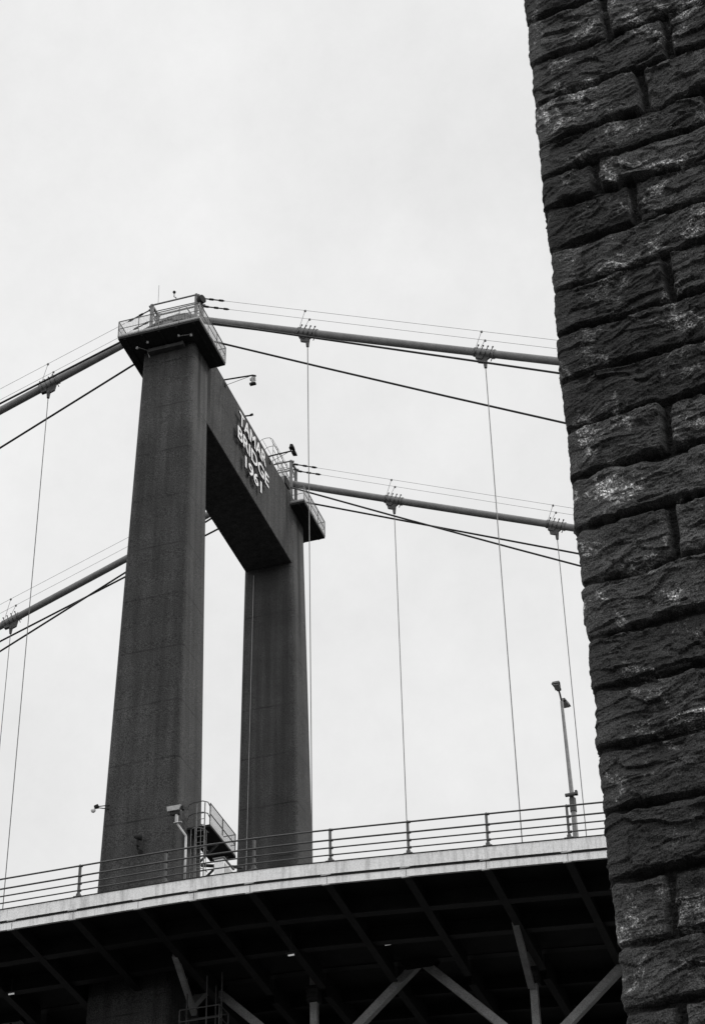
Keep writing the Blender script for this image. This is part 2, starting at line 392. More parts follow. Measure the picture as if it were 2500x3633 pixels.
# ------------------------------------------------------------------ suspended cables
def cable_line(f, x0, x1, y, step=2.0, x_from=None):
    n = max(2, int(abs(x1 - x0) / step)); return [(x0 + (x1 - x0) * i / n, y, f(x0 + (x1 - x0) * i / n)) for i in range(n + 1)]
hx_right = [7.24 + 9.18 * i for i in range(3)]
hx_left = [-(7.29 + 9.15 * i) for i in range(2)]
def main_cable(yc, label):
    root = thing('suspension_cable', label, 'suspension cable', (0, yc, 74.5))
    pts = cable_line(zcab, -62, -1.2, yc) + [(-.6, yc, 75.05), (0, yc, 75.15), (.6, yc, 75.0)] + cable_line(zcab, 1.2, 62, yc)
    MB().tube(pts, .205, 16, True).build('cable', M_cable, root, smooth=True)
    # hand strands 1.2 m above, with turnbuckle ends at the tower
    for dy in (-.35, .35):
        for sx in (-1, 1):
            f = (lambda x: 76.42 - .4475 * x) if sx > 0 else (lambda x: 76.36 + .37 * x)
            MB().tube(cable_line(f, sx * 1.3, sx * 62, yc + dy, 9), .010, 5).build('hand_strand', M_wire, root)
            tb = MB(); x0 = sx * 1.3; x1 = sx * 2.75
            tb.tube([(x0, yc + dy, f(x0)), (x1, yc + dy, f(x1))], .035, 6)
            for q in (1.45, 2.0, 2.55): tb.tube([(sx * (q - .10), yc + dy, f(sx * (q - .10))), (sx * (q + .12), yc + dy, f(sx * (q + .12)))], .062, 6)
            tb.build('turnbuckle', M_dark, root)
    # clamps
    for x in hx_right + hx_left:
        sl = -.44 if x > 0 else .385; u = Vector((1, 0, sl)).normalized(); w = Vector((-sl, 0, 1)).normalized(); c = Vector((x, yc, zcab(x)))
        k = MB(); a = c - u * .52; b = c + u * .52
        k.tube([a, b], .225, 16)
        for q in (a, b): k.tube([q - u * .03, q + u * .03], .25, 16)
        cl_ = k.build('cable_clamp', M_cable, root)
        for q in (-.39, -.13, .13, .39):
            for y in (-.2, .2):
                p = c + u * q + Vector((0, y, 0)); bt = MB().tube([p - w * .30, p + w * .34], .024, 6)
                bt.tube([p + w * .26, p + w * .32], .04, 6); bt.build('bolt', M_dark, cl_)
        hg = MB(); p0 = c - w * .2
        hg.hexa([p0 - u*.40 + Vector((0,-.05,0)), c - w*.62 - u*.13 + Vector((0,-.05,0)), c - w*.62 - u*.13 + Vector((0,.05,0)), p0 - u*.40 + Vector((0,.05,0)),
                 p0 + u*.40 + Vector((0,-.05,0)), c - w*.62 + u*.13 + Vector((0,-.05,0)), c - w*.62 + u*.13 + Vector((0,.05,0)), p0 + u*.40 + Vector((0,.05,0))])
        hg.bar(c + Vector((-.42, 0, -.30 - .42*sl)), c + Vector((-.1, 0, -.36 - .1*sl)), .2, .2)
        z0 = zcab(x)
        hg.tube([(x, yc, z0 - .5), (x, yc, z0 - .95)], [.12, .075], 10); hg.tube([(x, yc - .12, z0 - .62), (x, yc + .12, z0 - .62)], .06, 8)
        hg.build('hanger_socket', M_steel, cl_)
        for dy in (-.35, .35):
            f = 76.42 - .4475 * x if x > 0 else 76.36 + .37 * x
            st = MB(); st.tube([(x - u.x*.39, yc + math.copysign(.2, dy), z0 + .2 - u.z*.39), (x, yc + dy, f)], .013, 5); st.box(x - .05, x + .05, yc + dy - .03, yc + dy + .03, f - .09, f + .02); st.build('stanchion', M_wire, cl_)
    return root
main_cable(YN, 'thick near main cable running over the nearer platform, with clamps and thin hand wires above')
main_cable(YF, 'thick far main cable running over the farther platform behind the lettered beam')

def suspender(x, y, label):
    z1 = zcab(x) - .9; mb = MB()
    mb.tube([(x, y, zd(x) - .9), (x, y, z1)], .024, 6)
    o = mb.build('hanger_cable', M_wire)
    tag(o, label, 'hanger cable', 'vertical hanger cables between main cable and deck'); return o
suspender(hx_right[0], YN, 'near vertical hanger just right of the tower, passing in front of the farther platform')
suspender(hx_right[1], YN, 'near vertical hanger midway between the tower and the stone pier')
suspender(hx_right[0], YF, 'far vertical hanger meeting the fascia by the railing post halfway to the pier')
suspender(hx_right[1], YF, 'far vertical hanger running closest along the stone pier, beside the lamp post')
suspender(hx_left[0], YN, 'near vertical hanger left of the tower, crossing down to the lower left corner')
suspender(hx_left[1], YF, 'far vertical hanger at the extreme left edge of the picture')

def stay(kind, sx, yc, dy, label):
    if kind == 'steep': f = (lambda x: 74.58 - .587 * x + .0006*x*x) if sx > 0 else (lambda x: 74.6 + .495 * x)
    elif sx > 0: f = lambda x: 74.50 - .4725 * x
    else: f = (lambda x: 74.64 + .350 * x) if yc == YN else (lambda x: 74.47 + .36 * x)
    x1 = sx * (60 if kind == 'steep' else 62)
    mb = MB().tube([(0, yc + dy, f(0) - .25), (sx * .5, yc + dy, f(sx * .5) - .05)] + cable_line(f, sx * 1.2, x1, yc + dy, 6), .055, 8)
    o = mb.build('stay_cable', M_stay, smooth=True); tag(o, label, 'stay cable', 'thin black stay cables'); return o
stay('steep', 1, YN, .75, 'thin black stay leaving the nearer platform to the right, well below the thick cable')
stay('shallow', 1, YN, -.75, 'thin black stay hugging the underside of the near thick cable right of the tower')
stay('steep', -1, YN, .75, 'thin black stay leaving the nearer platform to the left, well below the thick cable')
stay('shallow', -1, YN, -.75, 'thin black stay hugging the near thick cable left of the tower')
stay('steep', 1, YF, -.75, 'thin black stay starting just under the far thick cable and crossing below the other stay')
stay('shallow', 1, YF, .75, 'thin black stay leaving the farther platform rail to the right, flatter of the crossing pair')
stay('steep', -1, YF, -.75, 'steeper of the two crossing stays left of the near leg, lowest at the edge')
stay('shallow', -1, YF, .75, 'flatter of the two crossing stays left of the near leg')

# ------------------------------------------------------------------ deck
deck = thing('bridge_deck', 'bridge deck with bright white fascia and black steel underside, crossing in front of the tower', 'bridge deck', (0, YM, 36))
YE = 66.3; YE2 = 2 * YM - YE
xs = [-60, -45, -32, -22, -14, -8, -4] + [i * .75 for i in range(-4, 32)] + [26, 30, 36, 44, 54, 64]
def strip(mb, y0, y1, dz0, dz1, x0=-60, x1=64):
    q = [x0] + [x for x in xs if x0 < x < x1] + [x1]
    i = len(mb.v)
    for x in q:
        z = zd(x); mb.v += [(x, y0, z + dz0), (x, y1, z + dz0), (x, y1, z + dz1), (x, y0, z + dz1)]
    for k in range(len(q) - 1):
        a = i + k * 4; b = a + 4
        for j in range(4): mb.f.append((a + j, b + j, b + (j + 1) % 4, a + (j + 1) % 4))
    mb.f.append((i, i+1, i+2, i+3)); e = i + 4 * (len(q) - 1); mb.f.append((e+3, e+2, e+1, e))
    return mb
tick = [-17.3, -14.2, -11.1, -7.9, -4.9, -2.12, .47, 3.18, 5.46, 7.74, 10.79, 13.87, 16.92, 19.95, 23.0, 26.05, 29.1, 32.1]
for ye, s in ((YE, 1), (YE2, -1)):
    def S(name, m_, y0, y1, a, b): return strip(MB(), min(ye + s*y0, ye + s*y1), max(ye + s*y0, ye + s*y1), a, b).build(name, m_, deck)
    top = S('fascia', M_fascia, 0, .16, -.48, .0); top['label'] = 'upper white fascia band' 
    S('fascia_drip', M_dark, -.025, .10, .003, .035)
    S('fascia_recess', M_gap, .06, .16, -.56, -.483)
    low = S('fascia', M_fascia, .012, .12, -.88, -.563); low['label'] = 'lower white fascia band'
    S('fascia_seam', M_dark, -.012, .06, -.583, -.562)
# butt joints and little clips of the fascia panels
for x in tick:
    jt = MB(); cp = MB()
    jt.box(x - .006, x + .006, YE + .002, YE + .05, zd(x) - .87, zd(x) - .57)
    cp.box(x - .22, x + .16, YE - .03, YE + .02, zd(x) - .545, zd(x) - .50).build('clip', M_galv, deck); MB().box(x - .18, x + .12, YE - .012, YE + .06, zd(x) - .93, zd(x) - .883).build('clip', M_galv, deck); jt.build('panel_joint', M_gap, deck)
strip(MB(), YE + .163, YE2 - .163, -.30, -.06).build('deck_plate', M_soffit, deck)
strip(MB(), YN + .9, YF - .9, -.055, -.02).build('road_surface', M_asph, deck)
strip(MB(), YE + .35, YN - 2.6, -.055, -.02).build('road_surface', M_asph, deck)
for y, w, a, b in ((69.05, .26, -.95, -.303), (71.75, .22, -.92, -.303)):
    strip(MB(), y - w/2, y + w/2, b - .0 - .62, b).build('stringer', M_brk, deck)
    strip(MB(), y - .2, y + .2, b - .66, b - .623).build('stringer_flange', M_brk, deck)
for y in (77.6, 79.9, 82.8, 85.6, 88.0, 93.9, 96.6):
    strip(MB(), y - .12, y + .12, -.80, -.303).build('stringer', M_soffit, deck)
def ibeam(mb, x, y0, z0, y1, z1, top_dz, fl=.30):     # transverse plate girder: bottom edge z0->z1, web to soffit
    zt = zd(x) - top_dz
    mb.hexa([(x-.015, y0, z0), (x+.015, y0, z0), (x+.015, y1, z1), (x-.015, y1, z1), (x-.015, y0, zt), (x+.015, y0, zt), (x+.015, y1, zt), (x-.015, y1, zt)])
    mb.hexa([(x-fl/2, y0, z0-.03), (x+fl/2, y0, z0-.03), (x+fl/2, y1, z1-.03), (x-fl/2, y1, z1-.03), (x-fl/2, y0, z0), (x+fl/2, y0, z0), (x+fl/2, y1, z1), (x-fl/2, y1, z1)])
for x in tick:
    z = zd(x)
    for s, yo, yi in ((1, YE + .17, YN - .3), (-1, YE2 - .17, YF + .3)):
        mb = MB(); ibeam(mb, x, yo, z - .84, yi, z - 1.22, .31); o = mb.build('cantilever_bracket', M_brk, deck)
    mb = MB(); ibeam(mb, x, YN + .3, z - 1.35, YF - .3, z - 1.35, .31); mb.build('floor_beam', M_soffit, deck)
# props and gussets at the hanger panels, trusses
def truss(yt, s, front):
    P0, HP, DZ = 7.27, 4.5875, 4.75
    nodes = [P0 + HP * k for k in range(-13, 12)]
    def zt(x): return zd(x) - .08
    ch = MB()
    for a, b in zip(nodes[:-1], nodes[1:]):
        ch.bar((a, yt, zt(a)), (b, yt, zt(b)), .42, .5)
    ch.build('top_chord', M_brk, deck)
    ch = MB()
    for a, b in zip(nodes[:-1], nodes[1:]):
        ch.bar((a, yt, zt(a) - DZ), (b, yt, zt(b) - DZ), .42, .45)
    ch.build('bottom_chord', M_truss, deck)
    for k, x in enumerate(nodes):
        even = (k - 13) % 2 == 0                          # hanger panel: bottom node with vertical
        if k + 1 < len(nodes):
            x2 = nodes[k + 1]
            a = (x, yt, zt(x) - (DZ - .25 if even else .22)); b = (x2, yt, zt(x2) - (.22 if even else DZ - .25))
            MB().bar(a, b, .34, .34, (0, 1, 0)).build('diagonal', M_truss, deck, bevel=.02)
        if even:
            MB().bar((x, yt, zt(x) - DZ + .2), (x, yt, zt(x) - .2), .30, .26).build('vertical', M_truss, deck)
            g = MB().box(x - .24, x + .24, yt - .27, yt + .27, zt(x) - 1.62, zt(x) - .95)
            for q in range(4): g.box(x - .26, x + .26, yt - .30, yt - .272, zt(x) - 1.58 + q * .17, zt(x) - 1.52 + q * .17)
            g.build('gusset_box', M_brk, deck)
            if x > 8: MB().bar((x + .4, yt - s * 4.4, zd(x) - .95), (x - .05, yt - s * .28, zd(x) - 1.85), .26, .26).build('prop', M_truss, deck)
            else: pass
        else:
            for yy in (yt - .22, yt + .22):
                z_ = zt(x); mb = MB(); i = 0
                mb.hexa([(x-.55, yy-.012, z_-.62), (x+.55, yy-.012, z_-.62), (x+.55, yy+.012, z_-.62), (x-.55, yy+.012, z_-.62), (x-1.1, yy-.012, z_+.24), (x+1.1, yy-.012, z_+.24), (x+1.1, yy+.012, z_+.24), (x-1.1, yy+.012, z_+.24)])
                mb.build('gusset_plate', M_brk, deck)
truss(YN, 1, True); truss(YF, -1, False)
# props to the tower leg under the cantilever
MB().bar((2.98, 70.6, 36.25), (2.5, 74.0, 35.2), .22, .22).build('prop', M_truss, deck)
# inspection ladder cage beneath the deck by the near leg
ic = thing('inspection_cradle', 'small pipe-railed inspection cradle hanging in the dark under the deck beside the near leg', 'inspection cradle', (3.4, 72.2, 33.5))
mb = MB()
for a, b in (((2.6, 72.2), (4.3, 72.2)), ((2.6, 73.2), (4.3, 73.2)), ((2.6, 72.2), (2.6, 73.2)), ((4.3, 72.2), (4.3, 73.2))):
    for z in (34.6, 34.1): mb.tube([(a[0], a[1], z), (b[0], b[1], z)], .03, 6)
for x in (2.6, 3.75, 4.3):
    for y in (72.2, 73.2): mb.tube([(x, y, 33.4), (x, y, 35.9 if x == 3.75 else 34.6)], .03, 6)
mb.build('guard_rail', M_steel, ic)
MB().box(2.55, 4.35, 72.15, 73.25, 33.34, 33.40).build('floor', M_soffit, ic)
MB().bar((2.7, 72.7, 33.4), (2.7, 72.7, 36.2), .05, .05).bar((4.2, 72.7, 33.4), (4.2, 72.7, 36.2), .05, .05).build('hanger', M_steel, ic)
# bulkhead lamps under the deck
lampspots = [(11.32, 72.34, 36.12, 'rightmost bright little lamp in the row under the deck, left of the truss apex'),
             (8.08, 70.04, 35.2, 'bright little lamp under the deck above the middle truss diagonal'),
             (-4.04, 70.45, 35.6, 'bright little lamp under the deck in the lower left corner')]
for x, y, z, lb in lampspots:
    t = thing('bulkhead_lamp', lb, 'bulkhead lamp', (x, y, z), 'small lamps fixed under the deck')
    MB().tube([(x - .12, y, z), (x + .12, y, z)], [.035, .035], 8).build('lamp_glass', M_glow, t)
    MB().box(x - .2, x + .2, y - .07, y + .07, z + .047, z + .09).box(x - .008, x + .008, y - .008, y + .008, z + .09, zd(x) - .31).build('housing', M_dark, t)

# ------------------------------------------------------------------ parapet railing
px = [-17.4, -13.8, -10.2, -6.6, -3.0, .6, 4.22, 7.86, 10.92, 13.98, 17.02, 20.06, 23.1, 26.15, 29.2]
rail = thing('parapet_railing', 'four-bar steel railing along the white deck edge', 'railing', (0, YE + .1, 37.2))
YR = YE + .10
for i, x in enumerate(px):
    z = zd(x) + .035
    p = MB().bar((x, YR, z), (x, YR, z + 1.38), .085, .10).bar((x, YR + .0, z + 1.382), (x, YR, z + 1.41), .06, .07).build('post', M_rail, rail)
    b = MB().box(x - .17, x + .17, YR - .12, YR + .14, z, z + .035)
    for q in (-1, 1):
        b.hexa([(x + q*.06 - .012, YR - .10, z + .035), (x + q*.06 + .012, YR - .10, z + .035), (x + q*.06 + .012, YR + .12, z + .035), (x + q*.06 - .012, YR + .12, z + .035),
                (x + q*.06 - .012, YR - .05, z + .17), (x + q*.06 + .012, YR - .05, z + .17), (x + q*.06 + .012, YR + .05, z + .17), (x + q*.06 - .012, YR + .05, z + .17)])
    b.build('base_plate', M_rail, p)
    cl2 = MB()
    for h in (1.335, .90, .575, .275): cl2.box(x + .045, x + .12, YR - .05, YR + .0, z + h - .045, z + h + .045)
    cl2.build('rail_bracket', M_rail, p)
for h, rr in ((1.335, .036), (.90, .036), (.575, .030), (.275, .028)):
    pts = [(x, YR - .055, zd(x) + .035 + h) for x in [-17.4 + .9 * k for k in range(52)]]
    MB().tube(pts, rr, 8).build('rail', M_rail, rail, smooth=True)

# ------------------------------------------------------------------ street lamp with two heads
lp = thing('lamp_post', 'tall slender street lamp with two back-to-back heads beside the stone pier', 'street lamp', (18.9, 73.8, 36.4))
zb = zd(18.9) - .05
MB().tube([(18.93, 73.8, zb), (18.93, 73.8, zb + 1.2), (18.95, 73.8, 41.6), (18.95, 73.8, 41.62), (18.88, 73.8, 46.6)], [.13, .13, .11, .095, .065], 12).build('mast', M_mid, lp, smooth=True)
MB().tube([(18.95, 73.8, 41.35), (18.95, 73.8, 41.95)], .14, 12).build('junction_sleeve', M_steel, lp)
MB().tube([(18.88, 73.3, 46.92), (18.88, 73.55, 46.85), (18.88, 73.8, 46.62), (18.88, 74.05, 46.85), (18.88, 74.3, 46.92)], .04, 8).build('arm', M_steel, lp)
for s in (-1, 1):
    h = MB(); y0 = 73.8 + s * .38; y1 = 73.8 + s * 1.05; zc = 46.93
    h.hexa([(18.80, y0, zc - .05), (18.98, y0, zc - .05), (19.09, y1, zc - .03), (18.69, y1, zc - .03), (18.82, y0, zc + .07), (18.96, y0, zc + .07), (19.03, y1 - s*.08, zc + .12), (18.74, y1 - s*.08, zc + .12)])
    a = h.build('lamp_head', M_steel, lp, bevel=.02)
    MB().box(18.76, 19.02, min(y0 + s*.15, y1 - s*.05), max(y0 + s*.15, y1 - s*.05), zc - .075, zc - .052).build('lens', M_galv, a)
c = MB().box(18.70, 19.2, 73.55, 73.68, 42.0, 42.10); c.box(19.12, 19.22, 73.52, 73.70, 42.0, 42.17); c.box(18.85, 19.02, 73.55, 73.95, 41.98, 42.02)
c.build('crossbar', M_steel, lp)

# ------------------------------------------------------------------ security camera on a cranked pole behind the railing
cc = thing('security_camera', 'white security camera on a cranked pole behind the railing, against the near leg', 'security camera', (4.78, 67.0, 37.2))
MB().tube([(4.79, 67.0, 37.1), (4.78, 67.0, 39.42)], .048, 10).build('pole', M_galv, cc, smooth=True)
MB().tube([(4.78, 67.0, 39.36), (4.78, 67.0, 39.46), (4.36, 67.0, 40.12)], .04, 8).build('arm', M_galv, cc, smooth=True)
MB().tube([(4.37, 67.0, 40.08), (4.36, 67.0, 40.16), (4.36, 67.0, 40.46)], [.09, .07, .07], 10).box(4.25, 4.58, 66.96, 67.06, 40.10, 40.13).build('mount', M_galv, cc)
MB().box(4.16, 4.48, 66.93, 67.07, 40.46, 40.56).box(4.10, 4.2, 66.94, 67.06, 40.5, 40.62).build('pan_unit', M_dark, cc)
hs = MB().hexa([(3.98, 66.90, 40.63), (4.50, 66.90, 40.63), (4.50, 67.10, 40.63), (3.98, 67.10, 40.63), (3.96, 66.88, 40.84), (4.56, 66.88, 40.84), (4.56, 67.12, 40.84), (3.96, 67.12, 40.84)])
hs.build('housing', M_galv, cc, bevel=.015)
MB().box(4.56, 4.66, 66.92, 67.08, 40.64, 40.80).build('lens_hood', M_dark, cc)

# small dark loudspeaker in front of the near leg, fixed to it
sp = thing('loudspeaker', 'small black horn loudspeaker low on the face of the near leg', 'loudspeaker', (.17, 72.9, 42.8))
MB().tube([(.22, 73.05, 42.45), (.10, 72.92, 42.62), (.12, 72.9, 43.05)], .05, 8).build('bracket', M_dark, sp)
MB().tube([(.28, 72.95, 43.12), (.10, 72.85, 43.12), (-.02, 72.8, 43.12)], [.16, .12, .05], 12).tube([(.08, 72.9, 42.72), (.2, 72.86, 42.76)], [.06, .12], 10).build('horn', M_dark, sp)
MB().tube([(.2, 73.0, 42.45), (.25, 72.95, 42.42)], .11, 10).build('junction_box', M_dark, sp)

# round wall lamp on the left edge of the near leg
wl = thing('wall_lamp', 'small globe lamp on a bracket at the left edge of the near leg', 'wall lamp', (-1.66, 73.4, 45))
MB().tube([(-1.45, 73.2, 45.12), (-1.95, 73.0, 45.04)], .022, 6).tube([(-1.45, 73.2, 44.93), (-1.95, 73.0, 44.99)], .022, 6).build('bracket', M_dark, wl)
MB().tube([(-2.06, 73.0, 45.03), (-1.9, 73.0, 45.05)], [.09, .11], 10).build('canopy', M_dark, wl)
g = MB(); pr_ = [(0.001, -.11), (.06, -.09), (.1, -.04), (.11, 0), (.1, .05), (.05, .09), (0.001, .1)]
g.tube([(-2.12, 73.0, 44.88 + z) for r_, z in pr_], [r_ for r_, z in pr_], 12).build('globe', M_white, wl, smooth=True)

# ------------------------------------------------------------------ access platform between the legs
ap = thing('access_platform', 'dark steel access platform with mesh sides on the right flank of the near leg', 'access platform', (2.3, 75.5, 43.9))
MB().box(1.66, 2.86, 74.35, 77.55, 43.88, 43.98).build('floor', M_dark, ap)
fr = MB()
for x in (1.75, 2.84):
    for y in (74.37, 75.9, 77.5): fr.tube([(x, y, 43.98), (x, y, 45.02)], .028, 6)
    for z in (45.02, 44.5): fr.tube([(x, 74.37, z), (x, 77.5, z)], .026, 6)
for z in (45.02, 44.5): fr.tube([(1.75, 77.5, z), (2.84, 77.5, z)], .026, 6)
# rounded entry frame over the ladder head
for z in (45.1, 44.55): fr.tube([(1.8, 74.3, z - .25), (1.9, 74.25, z - .05), (2.15, 74.2, z), (2.55, 74.2, z), (2.78, 74.25, z - .08), (2.84, 74.37, z - .25)], .024, 6)
fr.build('guard_rail', M_steel, ap)
ms = MB()
for k in range(38):
    y = 74.37 + 3.13 * k / 37; ms.bar((2.84, y, 43.98), (2.84, y, 45.0), .010, .010)
for k in range(13):
    z = 43.98 + 1.0 * k / 12; ms.bar((2.84, 74.37, z), (2.84, 77.5, z), .010, .010)
for k in range(13):
    x = 1.75 + 1.09 * k / 12; ms.bar((x, 77.5, 43.98), (x, 77.5, 45.0), .010, .010)
ms.bar((2.865, 74.36, 44.05), (2.865, 77.5, 44.05), .015, .18)
ms.build('mesh_panel', M_galv, ap)
MB().bar((1.6, 76.0, 43.0), (2.6, 76.0, 43.86), .08, .08).bar((1.6, 77.2, 43.0), (2.6, 77.2, 43.86), .08, .08).bar((1.2, 77.55, 43.8), (3.05, 77.9, 43.55), .10, .12).build('support_bracket', M_steel, ap)
ld = thing('caged_ladder', 'vertical caged ladder dropping from the access platform to the deck beside the near leg', 'caged ladder', (2.45, 74.1, 37.3))
l_ = MB()
for x in (2.28, 2.66): l_.tube([(x, 74.2, zd(2) - .05), (x, 74.2, 45.0)], .03, 6)
for k in range(26): l_.tube([(2.28, 74.2, 37.5 + .28 * k), (2.66, 74.2, 37.5 + .28 * k)], .016, 5)
l_.build('ladder', M_mid, ld)
cg = MB()
hoop = [(2.28 + .38/2 - .38 * math.cos(t) * 1.0, 74.2 - .62 * math.sin(t)) for t in [math.pi * k / 10 for k in range(11)]]
for z in (39.6, 40.6, 41.6, 42.6, 43.5): cg.tube([(x, y, z) for x, y in hoop], .018, 5)
for k in (1, 3, 5, 7, 9): cg.tube([(hoop[k][0], hoop[k][1], 39.6), (hoop[k][0], hoop[k][1], 43.5)], .014, 5)
cg.build('safety_cage', M_mid, ld)
cb = thing('equipment_cabinet', 'tall pale grey steel cabinet standing on the deck below the access platform', 'cabinet', (5.6, 69.6, 37.2))
MB().box(5.02, 5.42, 69.45, 70.55, zd(5) - .05, 39.55).build('body', M_white, cb, bevel=.02)
MB().box(5.421, 5.435, 69.55, 70.45, 37.4, 39.4).build('door', M_galv, cb)
MB().box(4.98, 5.47, 69.40, 70.6, 39.552, 39.60).build('roof', M_mid, cb)

# ------------------------------------------------------------------ fittings on the crossbeam
def arm_light(y, x1, z1, label, kind):
    t = thing('floodlight', label, 'floodlight', (1.4, y, 73.1), 'lights on arms over the lettering')
    a = MB().bar((1.0, y, 73.16), (x1, y, z1), .06, .06); 
    if x1 > 2: a.tube([(1.405, y, 72.72), (x1 - .15, y, z1 - .03)], .015, 5); a.box(1.405, 1.44, y - .08, y + .08, 72.62, 72.82)
    a.build('arm', M_dark, t)
    if kind == 'cage':
        MB().bar((x1 - .02, y, z1), (x1 + .20, y, z1 - .10), .08, .08).box(x1 - .13, x1 + .2, y - .09, y + .09, z1 - .66, z1 - .55).build('bracket', M_dark, t)
        MB().tube([(x1 + .03, y, z1 - .15), (x1 + .03, y, z1 - .55)], .085, 10).box(x1 - .12, x1 - .04, y - .05, y + .05, z1 - .34, z1 - .2).box(x1 + .13, x1 + .19, y - .05, y + .05, z1 - .4, z1 - .2).build('lamp_head', M_galv, t)
    elif kind == 'twin':
        for ya, yb, za in ((y - .36, y - .03, z1 + .05), (y + .02, y + .34, z1 - .10)):
            MB().hexa([(x1-.0, ya, za-.03), (x1+.26, ya, za-.08), (x1+.26, yb, za-.08), (x1-.0, yb, za-.03), (x1+.05, ya, za+.20), (x1+.21, ya, za+.16), (x1+.21, yb, za+.16), (x1+.05, yb, za+.20)]).build('lamp_head', M_dark, t, bevel=.02)
        MB().bar((x1, y - .34, z1), (x1, y + .32, z1), .05, .05).build('yoke', M_dark, t)
    else:
        MB().tube([(x1 - .06, y, z1 + .02), (x1 + .1, y, z1 + .06)], .07, 8).build('lamp_head', M_dark, t)
arm_light(78.63, 2.96, 73.0, 'light in an open frame on the long arm nearest the near leg', 'cage')
arm_light(85.74, 2.68, 73.2, 'pair of black floodlights on the arm at the far end of the lettered beam', 'twin')
arm_light(81.86, 1.72, 73.06, 'tiny stub light on the beam edge above the first word', 'stub')
# hooped walkway over the beam
hw = thing('hooped_walkway', 'arched safety hoops of a walkway behind the far end of the lettering', 'walkway cage', (.9, 87.5, 73.1))
def arch(y, zt): return [(.45, y, 73.1), (.45, y, zt - .45), (.52, y, zt - .2), (.72, y, zt - .03), (.95, y, zt), (1.18, y, zt - .03), (1.35, y, zt - .2), (1.4 - .02, y, zt - .45), (1.38, y, 73.1)]
hy = [86.35, 87.15, 87.95, 88.7, 89.3]
for y in hy: MB().tube(arch(y, 75.05), .016, 5).build('hoop', M_wire, hw)
st = MB()
for k in (1, 2, 3, 5, 6, 7): st.tube([arch(hy[0], 75.05)[k], arch(hy[-1], 75.05)[k]], .011, 5)
for z in (73.6, 74.1): st.tube([(1.38, hy[0], z), (1.38, hy[-1], z)], .014, 5)
st.build('strap', M_wire, hw)
ms = MB()
for k in range(16):
    y = 87.6 + 1.7 * k / 15; ms.bar((1.38, y, 73.1), (1.38, y, 74.15), .010, .010)
for k in range(10): ms.bar((1.38, 87.6, 73.15 + k*.11), (1.38, 89.3, 73.15 + k*.11), .010, .010)
ms.build('mesh_panel', M_galv, hw)
MB().box(.9, 1.46, 88.3, 89.0, 73.103, 73.65).build('junction_cabinet', M_dark, hw, bevel=.02)

# ------------------------------------------------------------------ fittings on the near platform
an = thing('ball_aerial', 'small black ball on a crooked stalk above the near platform', 'aerial', (.02, YN - .42, 76.05))
bz = 76.64
MB().tube([(.02, YN - .42, 76.05), (.0, YN - .42, 76.2), (-.12, YN - .4, 76.3), (-.12, YN - .4, 76.6)], .025, 6).build('stalk', M_dark, an)
pr_ = [(.001, -.09), (.06, -.065), (.09, 0), (.06, .065), (.001, .09)]
MB().tube([(-.12, YN - .4, bz + z) for r_, z in pr_], [r_ for r_, z in pr_], 12).build('ball', M_dark, an, smooth=True)
rd = MB().tube([(-1.02, YN - .42, 76.05), (-1.02, YN - .42, 77.4)], .012, 5).build('lightning_rod', M_wire)
tag(rd, 'hair-thin upright rod at the left end of the near platform frame', 'lightning rod')
dl = thing('drum_light', 'round black drum light hung at the right end of the near platform frame', 'beacon light', (1.6, YN - .5, 75.4))
MB().tube([(1.38, YN - .55, 75.42), (1.50, YN - .6, 75.42), (1.66, YN - .66, 75.42)], [.18, .24, .24], 14).build('drum', M_dark, dl)
MB().tube([(1.25, YN - .42, 75.42), (1.4, YN - .5, 75.42)], .05, 8).build('bracket', M_mid, dl)

# ------------------------------------------------------------------ rock-faced stone pier, close at right
A0 = R(-7.0)
EX = Vector((math.cos(A0), math.sin(A0), 0)); EN = Vector((math.sin(A0), -math.cos(A0), 0))   # along the front, outwards
CORNER = Vector((30.83, 10.02, 0))
zj = [13.51, 13.05, 12.61, 12.2, 11.88, 11.57, 11.19, 10.82, 10.43, 10.04, 9.64, 9.25, 8.87, 8.47, 8.09, 7.73, 7.34, 6.95, 6.54, 6.16, 5.80]
while zj[0] < 17.5: zj.insert(0, zj[0] + .41)
while zj[-1] > .3: zj.append(zj[-1] - .39)
zj = sorted(zj)
perp_known = {13.7: [1.15], 13.3: [.59, 1.5], 12.83: [1.01], 12.4: [.776], 12.0: [1.2], 11.73: [.379, 1.2], 11.38: [.612], 11.0: [1.15], 10.6: [.77], 10.23: [1.12], 9.84: [1.02], 9.45: [.634],
              9.06: [.97], 8.67: [.588], 8.28: [.86], 7.9: [.75], 7.53: [.70], 7.14: [.72], 6.75: [.62], 6.35: [.31], 5.98: [.50], 5.6: [.30]}
rs = random.Random(11); courses = []
for i in range(len(zj) - 1):
    zm = (zj[i] + zj[i + 1]) / 2; kn = [v for k, v in perp_known.items() if abs(k - zm) < .13]
    js = []
    s = kn[0][0] if kn else (.45 if i % 2 else .95)
    js.append(s)
    if kn and len(kn[0]) > 1: s = max(kn[0]); js.append(s)
    while s < 5: s += rs.uniform(.6, 1.05); js.append(s)
    s = -.45 if i % 2 == 0 else -.9; js.append(s)
    while s > -5: s -= rs.uniform(.6, 1.05); js.append(s)
    js.sort(); courses.append([(js[j], js[j + 1], rs.uniform(-.012, .022), rs.uniform(-.05, .05), rs.uniform(-.03, .03), rs.uniform(0, 100), rs.uniform(.62, 1.55)) for j in range(len(js) - 1)])
def smooth(t): t = max(0., min(1., t)); return t * t * (3 - 2 * t)
